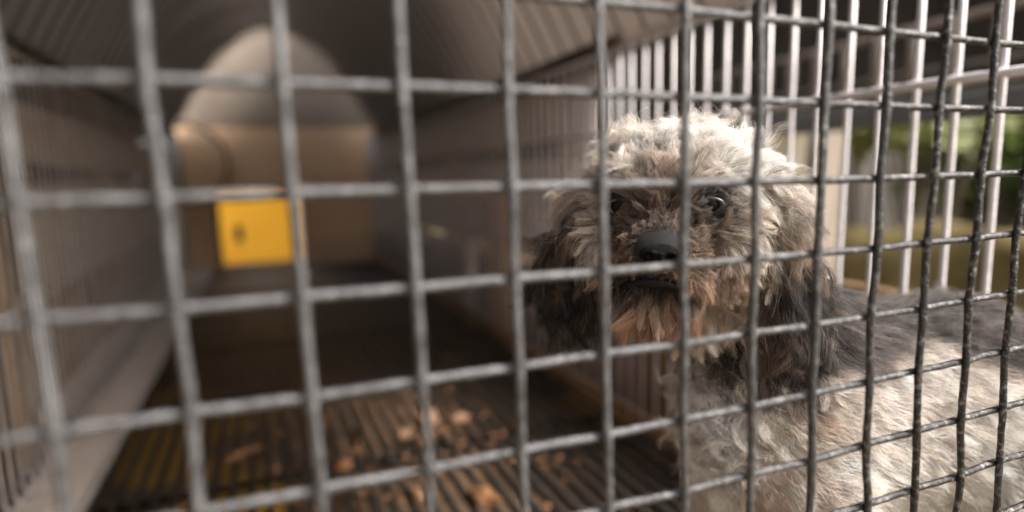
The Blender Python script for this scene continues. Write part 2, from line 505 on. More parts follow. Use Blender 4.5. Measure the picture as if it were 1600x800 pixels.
def flap(xf, sgn, y0, y1, zlow):  # flaps added to keep skylight off the boards and bars
    v, fc = [], []
    n_ = 40
    for s in (0, 1):
        for k in range(n_ + 1):
            y = y0 + (y1 - y0) * k / n_
            wv = .006 * math.sin(k * 1.3) + .004 * math.sin(k * 2.9)
            for dx, z in ((.0, TOP + .016), (.06, TOP + .012), (.13, TOP - .004), (.145 + wv, (TOP + zlow) / 2), (.15 + 1.5 * wv, zlow)):
                v.append((xf(y) + sgn * (dx + .003 * s), y, z + .003 * s))
    W, off = 5, (n_ + 1) * 5
    for k in range(n_):
        for c in range(4):
            q = k * W + c
            fc += [(q, q + W, q + W + 1, q + 1), (off + q, off + q + 1, off + q + W + 1, off + q + W)]
    obj('shade_flap', v, fc, M['flap'], tp)
flap(xl, -1, D, YB, -.05)
flap(xr, 1, .66, YB, -.03)

# far end: tan plywood with an added square opening, pale arched cloth above
ew = empty('plywood_partition', (-.03, YB, FL), label='tan plywood end panel with added square opening at the far end of the cage', cat='panel')
ZP = 0.2
OX0, OX1, OZ0, OZ1 = -.245, .045, -.31, -.045
box('plywood', -.372, OX0, YB + .008, YB + .02, -.40, ZP, M['ply'], ew, .001)
box('plywood', OX1, .56, YB + .008, YB + .02, -.40, ZP, M['ply'], ew, .001)
box('plywood', OX0, OX1, YB + .0085, YB + .0195, OZ1, ZP, M['ply'], ew, .001)
box('plywood', OX0, OX1, YB + .0085, YB + .0195, -.40, OZ0, M['ply'], ew, .001)
box('opening_trim', OX1 - .004, OX1 + .018, YB - .004, YB + .007, OZ0, OZ1 + .01, M['cream'], ew, .001)
box('opening_trim', OX0 - .012, OX0 + .004, YB - .004, YB + .007, OZ0, OZ1 + .01, M['plyrim'], ew, .001)
cloth_v, cloth_f = [], []
NA = 28
for s in (0, 1):
    for a in range(NA + 1):
        th = math.pi * a / NA
        cx = -.025
        cloth_v.append((cx - .46 * math.cos(th), YB + .034 + .006 * math.sin(a * 1.7) + .004 * s, ZP - .02 + (.46) * math.sin(th) ** .9))
    for a in range(NA + 1):
        th = math.pi * a / NA
        cloth_v.append((-.025 - .46 * math.cos(th), YB + .03 + .004 * s, ZP - .03))
W = NA + 1
for a in range(NA):
    cloth_f.append((W + a, W + a + 1, a + 1, a))
    cloth_f.append((3 * W + a, 2 * W + a, 2 * W + a + 1, 3 * W + a + 1))
    cloth_f.append((a, a + 1, 2 * W + a + 1, 2 * W + a))
obj('end_cloth', cloth_v, cloth_f, M['gable'], None, label='pale beige cloth filling the arched end above the plywood', cat='cloth')

# half-round wooden board leaning at the far end, left of the yellow opening
bl = empty('half_round_board', (-.33, YB - .03, -.02), label='half round tan wooden board with dark rim at the cage end', cat='board')
HN = 24
def arc(rad, yy): return [(-.338 + rad * math.cos(-math.pi / 2 + math.pi * k / HN), YB - .03 + yy, .068 + rad * math.sin(-math.pi / 2 + math.pi * k / HN)) for k in range(HN + 1)]
ring = [p for q in zip(arc(.138, -.006), arc(.150, -.006), arc(.150, .006), arc(.138, .006)) for p in q]
fcs = [(k * 4 + e, k * 4 + 4 + e, k * 4 + 4 + (e + 1) % 4, k * 4 + (e + 1) % 4) for k in range(HN) for e in range(4)] + [(0, 1, 2, 3), (HN * 4 + 3, HN * 4 + 2, HN * 4 + 1, HN * 4)]
obj('rim', ring, fcs, M['plyrim'], bl)
W = HN + 1
obj('panel', arc(.139, -.004) + arc(.139, .004), [tuple(range(W)), tuple(range(2 * W - 1, W - 1, -1))] + [(k, W + k, W + (k + 1) % W, (k + 1) % W) for k in range(W)], M['ply'], bl, smooth=False)

# yellow crate set outdoors behind an added opening so the sun brightens it
yc = empty('yellow_crate', (-.1, 3.7, GZ), label='sunlit yellow plastic crate seen through the opening at the far end', cat='crate')
box('front', -.45, .30, 3.60, 3.63, GZ, .25, M['yellow'], yc, .006)
box('side', -.45, -.42, 3.632, 4.2, GZ, .25, M['yellow'], yc, .004)
box('side', .27, .30, 3.632, 4.2, GZ, .25, M['yellow'], yc, .004)
box('back', -.416, .266, 4.17, 4.2, GZ, .25, M['yellow'], yc, .004)
box('bottom', -.416, .266, 3.632, 4.168, GZ + .03, GZ + .06, M['yellow'], yc)
box('handle_slot', -.285, -.245, 3.592, 3.5995, -.33, -.24, M['dark'], yc, .002)

# boards outside the left wall
lf = empty('board_fence', (-.36, .3, GZ), label='taupe board fence close outside the ledged side wall', cat='fence')
def yboard(parent, xf, y0, y1, z0, z1, m, th=.016):
    v = []
    for xx in (0, 1):
        for (yy, zz) in ((y0, z0), (y1, z0), (y1, z1), (y0, z1)):
            v.append((xf(yy) + (th if xx else 0), yy, zz + random.uniform(-.002, .002)))
    o = obj('board', v, [(0, 1, 2, 3), (7, 6, 5, 4), (0, 4, 5, 1), (1, 5, 6, 2), (2, 6, 7, 3), (3, 7, 4, 0)], m, parent, smooth=False)
    return o
yboard(lf, lambda y: xl(y) - .055, .98, YB, .034, .112, M['board'])
yboard(lf, lambda y: xl(y) - .056, .98, YB, -.145, .004, M['board'])
yboard(lf, lambda y: xl(y) - .070, .98, YB, -.310, -.147, M['brownboard'])
yboard(lf, lambda y: xl(y) - .058, .98, YB, -.46, -.304, M['board'])
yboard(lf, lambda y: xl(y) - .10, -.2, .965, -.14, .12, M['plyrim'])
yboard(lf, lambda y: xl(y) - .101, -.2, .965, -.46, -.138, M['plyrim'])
for yy in (.0, 1.02, 1.7, 2.4):
    box('post', xl(yy) - .125, xl(yy) - .075, yy - .03, yy + .03, GZ - .05, .10, M['brownboard'], lf)

# boards outside the far part of the right wall
rf = empty('board_fence', (.5, 1.5, GZ), label='taupe board fence beyond the light grey bars deeper in the cage', cat='fence')
yboard(rf, lambda y: xr(y) + .045, .80, YB, .058, .150, M['board'])
yboard(rf, lambda y: xr(y) + .047, .80, YB, -.152, .026, M['board'])
yboard(rf, lambda y: xr(y) + .062, .34, YB, -.46, -.172, M['brownboard'])  # carried nearer than the fence to shade the lower bars
yboard(rf, lambda y: xr(y) + .064, .34, .795, -.168, -.105, M['brownboard'])  # near board added to keep the sun off the lower bars
for yy in (1.0, 1.7, 2.4):
    box('post', xr(yy) + .085, xr(yy) + .135, yy - .03, yy + .03, GZ - .05, .12, M['brownboard'], rf)
box('wooden_stake', xr(1.33) + .012, xr(1.33) + .034, 1.30, 1.345, -.46, -.03, M['cream'], None, .002, label='pale cream stake between the grey bars and the board fence', cat='stake')
box('painted_stake', xr(1.13) + .012, xr(1.13) + .034, 1.085, 1.185, -.46, -.03, M['ochre'], None, .002, label='ochre painted plank upright beside the cream stake', cat='plank')

# ------------------------------------------------------------------ scraps on the grate
LOW = (2.1, 3.7, 5.9, 11.2, 12.4, 13.5, 14.8, 15.5)      # fallen through onto the tray
def scrap(x, y, lx, ly, lz, rz, m, label, seed):
    bm = bmesh.new()
    bmesh.ops.create_icosphere(bm, subdivisions=3, radius=1)
    for v in bm.verts:
        d = 1 + .7 * noise.noise(v.co * 1.6 + Vector((seed, 0, 0))) + .3 * noise.noise(v.co * 3.5 + Vector((0, seed, 0)))
        v.co = Vector((v.co.x * lx * .66 * d, v.co.y * ly * .7 * d, max(v.co.z, -.6) * lz * .66 * d))
    me = bpy.data.meshes.new('food_scrap')
    bm.to_mesh(me); bm.free()
    me.polygons.foreach_set('use_smooth', [True] * len(me.polygons))
    me.materials.append(m)
    o = bpy.data.objects.new('food_scrap', me)
    zmin = min(v.co.z for v in me.vertices)
    o.location = (x, y, (TZ if seed in LOW else FL) - .0005 - zmin)
    o.rotation_euler = (0, 0, rz)
    C.objects.link(o)
    link_props(o, label, 'food scrap', 'food scraps on the grate')
for a in (
 (-.072, .735, .036, .007, .006, .62, M['crumb'], 'long curved tan scrap over the yellow patch of the tray', 1.3),
 (.066, .80, .007, .036, .007, -.10, M['crumb'], 'long brown strip of scrap lying along a grate bar', 2.1),
 (.088, .695, .006, .022, .006, -.2, M['crumb'], 'short brown strip just nearer than the long strip', 3.7),
 (.116, .702, .011, .012, .009, .3, M['crumbpale'], 'small pale crumb between the brown strip and the large clump', 4.2),
 (.140, .752, .016, .018, .011, 1.1, M['crumb'], 'brown scrap at the back of the pale clump', 5.9),
 (.155, .735, .019, .017, .013, .4, M['crumbpale'], 'largest pale clump of scraps in the middle of the grate', 6.4),
 (.192, .722, .018, .011, .009, .1, M['crumbpale'], 'pale scrap at the edge of the dark shadow by the dog', 7.7),
 (.0385, .652, .013, .013, .009, .9, M['crumb'], 'round orange brown scrap alone on the dark bars', 8.5),
 (.103, .560, .010, .017, .009, .2, M['crumbpale'], 'oval pinkish scrap at the bottom edge by the wire crossing', 9.1),
 (.163, .530, .015, .024, .011, .5, M['crumb'], 'largest tan oval scrap at the bottom edge of the picture', 10.6),
 (-.010, .745, .009, .028, .007, .06, M['crumbpale'], 'pinkish strip of scrap just beside the yellow patch', 11.2),
 (-.036, .745, .008, .026, .007, -.05, M['crumbpale'], 'narrower pinkish strip nearest the yellow patch', 12.4),
 (.093, 1.00, .013, .014, .008, .2, M['crumb'], 'orange scrap farther back on the grate', 13.5),
 (.132, .955, .020, .010, .008, .2, M['crumb'], 'wide tan scrap behind the pale clump', 14.8),
 (.313, .710, .010, .010, .008, .7, M['crumb'], 'small ochre crumb in the shadow beneath the dog head', 15.5)):
    scrap(*a)

cv, cf = [], []
gq = np.random.default_rng(77)
for k in range(340):
    hub = ((.10, .72), (.02, .70), (.13, .95), (.16, .55), (.0, 1.1), (-.05, .75))[k % 6]
    x_, y_ = gq.normal(hub[0], .09), gq.normal(hub[1], .17)
    if not (xl(y_) + .08 < x_ < xr(y_) - .05 and y_ > .3): continue
    z_ = TZ + .001 if k % 3 else FL + .0012
    sz = gq.uniform(.0012, .0042)
    i_ = len(cv)
    for vx, vy, vz in ((1, 0, 0), (-1, 0, 0), (0, 1, 0), (0, -1, 0), (0, 0, 1), (0, 0, -.4)):
        q_ = gq.uniform(.6, 1.4, 3)
        cv.append((x_ + vx * sz * q_[0] * 1.3, y_ + vy * sz * q_[1] * 1.3, z_ + vz * sz * q_[2]))
    cf += [(i_ + a_, i_ + b_, i_ + c_) for a_, b_, c_ in ((0, 2, 4), (2, 1, 4), (1, 3, 4), (3, 0, 4), (2, 0, 5), (1, 2, 5), (3, 1, 5), (0, 3, 5))]
obj('crumbs', cv, cf, M['crumb'], None, smooth=False, kind='stuff', label='fine brown crumbs scattered over the grate and tray')

# ------------------------------------------------------------------ outdoors, right
nb = empty('neighbour_cage', (.95, .3, FL), label='dim brown barred cage in the shade next door', cat='cage')
def nx(y): return .90
tube('rail', [(nx(a), a, .205) for a in np.linspace(.1, 1.6, 6)], .006, M['nbr'], nb, 8)
tube('rail', [(nx(a), a, .112) for a in np.linspace(.1, 1.6, 6)], .006, M['nbr'], nb, 8)
for k in range(26):
    yy = .12 + .058 * k
    tube('bar', [(nx(yy), yy, .21), (nx(yy), yy, .107)], .0075, M['nbr'], nb, 6)
for yy in (.1, 1.6):
    for xx in (.90, 1.32):
        tube('leg', [(xx, yy, .21), (xx, yy, GZ)], .009, M['nbr'], nb, 8)
for yy in (.1, 1.6):
    tube('rail', [(.90, yy, .205), (1.32, yy, .205)], .006, M['nbr'], nb, 8)
tube('rail', [(1.32, .1, .205), (1.32, 1.6, .205)], .006, M['nbr'], nb, 8)
box('floor_board', .89, 1.33, .09, 1.61, .098, .106, M['beam'], nb, .002)

cu_v, cu_f = [], []
for s in (0, 1):
    for k in range(61):
        yy = .45 + 2.45 * k / 60
        xx = 1.40 + .02 * math.sin(k * 1.1) + .012 * math.sin(k * 2.7) + .006 * s
        for zz in (.10, .5, 1.0, 1.35):
            cu_v.append((xx, yy, zz))
for k in range(60):
    for c in range(3):
        a = k * 4 + c
        cu_f.append((a, a + 1, a + 5, a + 4))
        b = 244 + a
        cu_f.append((b, b + 4, b + 5, b + 1))
obj('curtain', cu_v, cu_f, M['dark'], None, label='dark felt curtain hanging behind the cage next door', cat='curtain')  # added sheet, stands in for the shade around the cage next door
cp = box('lean_to_roof', .60, 1.50, .42, 2.9, 1.36, 1.40, M['dark'], None, .004, label='dark lean-to roof above the cage next door', cat='roof')
cp2 = empty('timber_beam', (.62, .3, .05), label='dark grey beam just outside the middle rail of the bars', cat='beam')
box('beam', .60, .635, .16, .80, .045, .066, M['beam'], cp2, .002)
for yy in (.17, .79):
    box('bracket', .61, .625, yy - .008, yy + .008, GZ, .0445, M['beam'], cp2, .001)

# mossy bank and pale wall
bv, bf = [], []
NB, MB_ = 70, 12
def outp(px, zc):                       # a spot at distance zc along the line of sight at photo column px
    q = CAM_R @ (np.array([(px - 800) / 917, 1, 0]) * zc)
    return q
A, B = Vector((3.35, -.6, 0)), Vector((1.2, 4.2, 0))
for k in range(NB + 1):
    b = A.lerp(B, k / NB)
    for c in range(MB_ + 1):
        t = c / MB_
        off = .5 * (1 - t) ** 2 - .25 * max(0, t - .7)
        nn = Vector((-.9, -.42, 0))
        p = b + nn * off
        z = GZ - .03 + (.80) * min(1, t * 1.25)
        d = .07 * noise.fractal(Vector((p.x * 3, p.y * 3, z * 4)), 1, 2, 4)
        bv.append((p.x + d, p.y + d, z + d))
for k in range(NB):
    for c in range(MB_):
        a = k * (MB_ + 1) + c
        bf.append((a, a + MB_ + 1, a + MB_ + 2, a + 1))
obj('bank', bv, bf, M['bank'], None, kind='structure', label='olive brown mossy earth bank outdoors beyond the bars')
wallr = empty('garden_wall', (4, 2.2, GZ), label='pale plaster wall outdoors behind the shrubs', cat='wall')
def slab(name, a, b, th, z0, z1, m, parent, **kw):
    a, b = Vector(a), Vector(b)
    n_ = Vector((b.y - a.y, a.x - b.x)).normalized() * th
    q = [(a.x, a.y), (b.x, b.y), (b.x + n_.x, b.y + n_.y), (a.x + n_.x, a.y + n_.y)]
    return obj(name, [(p[0], p[1], z0) for p in q] + [(p[0], p[1], z1) for p in q], [(0, 3, 2, 1), (4, 5, 6, 7), (0, 1, 5, 4), (1, 2, 6, 5), (2, 3, 7, 6), (3, 0, 4, 7)], m, parent, smooth=False, **kw)
slab('plaster', (4.3, -.4), (1.9, 5.2), .15, GZ, .75, M['plaster'], wallr)
slab('coping', (4.28, -.4), (1.88, 5.2), .19, .752, .80, M['concrete'], wallr)

def leaf_cloud(name, centre, rad, count, size, m, parent, seed):
    g = np.random.default_rng(seed)
    d = g.normal(size=(count, 3)); d /= np.linalg.norm(d, axis=1)[:, None]
    rr_ = g.random(count) ** .45
    clump = np.array([noise.noise(Vector(tuple(q * 2.3 + seed))) for q in d])
    pos = np.array(centre) + d * np.array(rad) * (rr_ * (1 + .5 * clump))[:, None]
    v, fc = [], []
    for k in range(count):
        a = g.normal(size=3); a /= np.linalg.norm(a)
        b = np.cross(a, g.normal(size=3)); b /= np.linalg.norm(b)
        s = size * g.uniform(.6, 1.4)
        c = np.cross(a, b) * s * .12
        p = pos[k]
        i = len(v)
        v += [p - a * s, p + b * s * .45 + c, p + a * s, p - b * s * .45 + c]
        fc += [(i, i + 1, i + 2), (i, i + 2, i + 3)]
    return obj(name, v, fc, m, parent, smooth=False)
def shrub(px, zc, base, rad, count, m, label, seed):
    q = outp(px, zc)
    e = empty('shrub', (q[0], q[1], GZ), label=label, cat='shrub', group='shrubs against the pale wall')
    g = random.Random(seed)
    for k in range(5):
        dx, dy = g.uniform(-.6, .6) * rad[0], g.uniform(-.6, .6) * rad[1]
        tube('stem', [(q[0], q[1], GZ - .02), (q[0] + dx * .4, q[1] + dy * .4, (GZ + base) / 2), (q[0] + dx, q[1] + dy, base)], [.018, .012, .005], M['trunk'], e, 6)
    leaf_cloud('crown', (q[0], q[1], base), rad, count, .045, m, e, seed)
shrub(1215, 2.9, .10, (.22, .22, .20), 700, M['leaf'], 'small green shrub just beside the dog head behind the bars', 3)
shrub(1345, 2.7, .20, (.34, .34, .13), 900, M['leaf'], 'yellow green shrub high above the pale wall patch', 5)
shrub(1440, 2.8, .20, (.30, .30, .14), 700, M['leaf'], 'yellow green shrub in the middle of the outdoor gap', 8)
shrub(1490, 3.0, -.04, (.24, .24, .22), 800, M['leaf'], 'green shrub low beside the dark trunk', 9)
shrub(1600, 2.8, .05, (.22, .22, .30), 800, M['leafdark'], 'dark green shrub at the edge of the picture', 12)

def tree(px, zc, rad, label, seed):
    q = outp(px, zc)
    e = empty('tree', (q[0], q[1], GZ), label=label, cat='tree')
    g = random.Random(seed)
    pts = [(q[0] + .03 * math.sin(k), q[1] + .02 * math.cos(k * 1.3), GZ - .05 + 5.0 * k / 8) for k in range(9)]
    tube('trunk', pts, [rad * (1.25 - .08 * k) for k in range(9)], M['trunk'], e, 10)
    for k in range(5):
        a = g.uniform(0, 6.28)
        b = pts[5 + k % 3]
        tube('limb', [b, (b[0] + .4 * math.cos(a), b[1] + .4 * math.sin(a), b[2] + .35), (b[0] + .8 * math.cos(a), b[1] + .8 * math.sin(a), b[2] + .6)], [.05, .035, .015], M['trunk'], e, 6)
    leaf_cloud('crown', (q[0], q[1], 4.3), (1.1, 1.1, .7), 2600, .07, M['leaf'], e, seed)
tree(1548, 2.9, .085, 'dark tree trunk standing in the outdoor gap', 21)
q = outp(1274, 2.3)
pp = empty('fence_post', (q[0], q[1], GZ), label='grey brown wooden post outdoors close to the dog head', cat='post')
box('shaft', q[0] - .055, q[0] + .055, q[1] - .055, q[1] + .055, GZ - .03, .62, M['post'], pp, .004)
box('cap', q[0] - .065, q[0] + .065, q[1] - .065, q[1] + .065, .6205, .645, M['post'], pp, .004)
# white bucket hung outdoors, bright beside the head
q = outp(1222, 2.0)
bk = empty('white_bucket', (q[0], q[1], -.05), label='bright white bucket on a stump outdoors beside the dog head', cat='bucket')
prof = [(.045, -.06), (.052, -.06), (.072, .10), (.077, .10), (.077, .11), (.068, .11), (.048, -.05), (.0, -.05)]
vv, ff = [], []
for k in range(24):
    th = 2 * math.pi * k / 24
    for rr_, zz in prof:
        vv.append((q[0] + rr_ * math.cos(th), q[1] + rr_ * math.sin(th), zz + .05))
for k in range(24):
    for c in range(7):
        a, b = k * 8 + c, ((k + 1) % 24) * 8 + c
        ff.append((a, b, b + 1, a + 1))
ff.append(tuple(k * 8 for k in range(24))[::-1])
obj('bucket_body', vv, ff, M['white'], bk)
tube('handle', [(q[0] + .076 * math.cos(a), q[1] + .076 * math.sin(a) , .155 + .05 * math.sin(a)) for a in np.linspace(0, math.pi, 12)], .002, M['nbr'], bk, 6)
st = empty('stump', (q[0], q[1], GZ), label='cut tree stump carrying the white bucket', cat='stump')
tube('stump_wood', [(q[0], q[1], GZ - .03), (q[0], q[1], GZ + .3), (q[0] + .01, q[1], -.012)], [.15, .12, .11], M['trunk'], st, 14)

# ------------------------------------------------------------------ the dog
# head frame: a right, b up, c towards the lens, in units of 0.305 mm
HU = 0.000305
HC = np.array([0.1696, 0.2352, -0.0185])
HT = -HC / np.linalg.norm(HC)
HRt = CAM_R[:, 0] - HT * CAM_R[:, 0].dot(HT); HRt /= np.linalg.norm(HRt)
HUp = np.cross(HT, HRt)
HB = np.array([HRt, HUp, HT])                       # rows
def hw(a, b, c): return HC + HU * (a * HRt + b * HUp + c * HT)
def to_head(P): return (np.asarray(P) - HC) @ HB.T / HU

def dog_body():
    AV, AF = [], []
    def ell(c, rad, axes=None, seg=20):
        ax = np.array(axes) if axes is not None else np.eye(3)
        n_, m_ = seg, seg // 2 + 2
        ph = np.linspace(0, math.pi, m_ + 1)[1:-1]
        tt = np.arange(n_) * 2 * math.pi / n_
        pts = np.array([(math.sin(p_) * math.cos(t_), math.sin(p_) * math.sin(t_), math.cos(p_)) for p_ in ph for t_ in tt] + [(0, 0, 1), (0, 0, -1)])
        base = sum(len(q) for q in AV)
        AV.append(np.array(c) + (pts * np.array(rad)) @ ax)
        rows = m_ - 1
        for i in range(rows - 1):
            for k in range(n_):
                AF.append((base + i * n_ + k, base + (i + 1) * n_ + k, base + (i + 1) * n_ + (k + 1) % n_, base + i * n_ + (k + 1) % n_))
        for k in range(n_):
            AF.append((base + rows * n_, base + k, base + (k + 1) % n_))
            AF.append((base + rows * n_ + 1, base + (rows - 1) * n_ + (k + 1) % n_, base + (rows - 1) * n_ + k))
    def he(a, b, c, ra, rb, rc): ell(hw(a, b, c), (ra * HU, rb * HU, rc * HU), HB)
    def limb(p, q, r0, r1, n=10):
        p, q = np.array(p), np.array(q)
        for k in range(n + 1):
            t = k / n
            rr = r0 + (r1 - r0) * t
            ell(p + (q - p) * t, (rr, rr, rr), seg=14)
    # skull, brow, cheeks, muzzle, jaw
    he(0, 8, -22, 120, 86, 108)
    he(-2, 6, 40, 90, 62, 62)
    he(-72, -48, 22, 62, 64, 60)
    he(66, -48, 22, 66, 66, 60)
    for k in range(6):
        t = k / 5
        he(-8 - 9 * t, -45 - 14 * t, 62 + 62 * t, 68 - 22 * t, 54 - 16 * t, 50 - 6 * t)
    he(-40, -88, 92, 44, 34, 48)
    he(8, -88, 92, 46, 34, 48)
    he(-16, -122, 66, 52, 28, 52)
    # ears
    for k in range(7):
        t = k / 6
        he(-126 - 38 * min(1, 1.5 * t), 10 - 150 * t, -8 - 6 * t, 28 + 16 * math.sin(t * 2.6), 38, 20)
        he(130 + 28 * min(1, 1.5 * t), 20 - 172 * t, -5 - 4 * t, 30 + 18 * math.sin(t * 2.6), 42, 22)
    # neck and trunk
    chest = np.array([0.246, 0.236, -0.124]); mid = np.array([0.285, 0.226, -0.132]); rump = np.array([0.350, 0.219, -0.137])
    limb(hw(40, -20, -70), chest + (.0, 0, .02), .032, .044, 8)
    for k in range(13):
        t = k / 12
        c = chest * (1 - t) ** 2 + 2 * mid * t * (1 - t) + rump * t * t
        s = .057 - .006 * math.sin(t * 3.1) + .001 * t
        ell(c, (s * .95, s * .92, s * 1.12 + .004 * (1 - t)))
    ell(chest + np.array([-.010, -.002, -.004]), (.037, .042, .048))
    # legs
    for (x, y, sx) in ((.236, .205, .0), (.238, .268, .012)):
        limb((x, y, -.155), (x - .004, y, -.225), .027, .0165)
        limb((x - .004, y, -.225), (x - .006, y, -.300), .0165, .0135)
        ell((x - .014, y, FL + .0125), (.021, .0145, .0125))
    for (x, y) in ((.352, .195), (.352, .245)):
        limb((x, y, -.150), (x - .018, y, -.215), .038, .022)
        limb((x - .018, y, -.215), (x + .022, y, -.262), .020, .013)
        limb((x + .022, y, -.262), (x + .012, y, -.305), .0125, .0115)
        ell((x + .002, y, FL + .0125), (.021, .0145, .0125))
    # tail, tucked against the rump
    limb((.392, .225, -.105), (.398, .243, -.165), .011, .006)
    me = bpy.data.meshes.new('body')
    me.from_pydata(np.vstack(AV).tolist(), [], AF); me.update()
    o = bpy.data.objects.new('body', me)
    C.objects.link(o)
    md = o.modifiers.new('fuse', 'REMESH'); md.mode = 'VOXEL'; md.voxel_size = 0.0026
    ms = o.modifiers.new('smooth', 'SMOOTH'); ms.iterations = 5; ms.factor = .5
    dg = bpy.context.evaluated_depsgraph_get()
    me2 = bpy.data.meshes.new_from_object(o.evaluated_get(dg))
    o.modifiers.clear()
    o.data = me2
    me2.name = 'body'
    me2.polygons.foreach_set('use_smooth', [True] * len(me2.polygons))
    return o

dog = empty('dog', (0.27, 0.225, FL), label='small scruffy cream and grey dog with dark ears looking through the mesh', cat='dog')
body = dog_body()
body.parent = dog
body.location = -world_loc(dog)
bme = body.data
nv, npoly = len(bme.vertices), len(bme.polygons)
VC = np.empty(nv * 3); bme.vertices.foreach_get('co', VC); VC = VC.reshape(-1, 3)
VN = np.empty(nv * 3); bme.vertices.foreach_get('normal', VN); VN = VN.reshape(-1, 3)
bme.calc_loop_triangles()
TI = np.empty(len(bme.loop_triangles) * 3, int); bme.loop_triangles.foreach_get('vertices', TI); TI = TI.reshape(-1, 3)
bvh = BVHTree.FromPolygons([tuple(v) for v in VC], [tuple(t) for t in TI])
def hit(px, py):
    d = Vector(ray(px, py)).normalized()
    h = bvh.ray_cast(Vector((0, 0, 0)), d)
    return np.array(h[0]), np.array(h[1])
EYE = []
for px, py in ((966, 322), (1111, 320)):
    p, nrm = hit(px, py)
    EYE.append(to_head(p))
p, nrm = hit(1030, 391)
NOSE = to_head(p)
MOUTH = to_head(hit(1012, 442)[0])
EYE = np.array(EYE)

def smooth01(x): x = np.clip(x, 0, 1); return x * x * (3 - 2 * x)
def field_noise(P, sc, seed):
    g = np.random.default_rng(int(seed * 10))
    v = g.normal(size=(10, 3)) * g.uniform(.6, 1.7, (10, 1))
    return np.sin(np.asarray(P) @ (v.T * sc) + g.uniform(0, 6.28, 10)).sum(1) * .16
def regions(P):
    """soft memberships of surface points"""
    h = to_head(P)
    a, b, c = h.T
    earL = smooth01((-104 - a) / 20) * smooth01((30 - b) / 40) * smooth01((c + 80) / 35) * smooth01((b + 240) / 25)
    earR = smooth01((a - 118) / 24) * smooth01((50 - b) / 50) * smooth01((c + 52) / 22) * smooth01((b + 258) / 25)
    head = smooth01((b + 185 + 0.4 * np.abs(c)) / 30) * smooth01((c + 95) / 35)
    side = smooth01((232 - a) / 18) * smooth01((a + 250) / 18)
    earL, earR, head = earL * side, earR * side, head * side
    head = np.maximum(head, np.maximum(earL, earR))
    return h, earL, earR, head

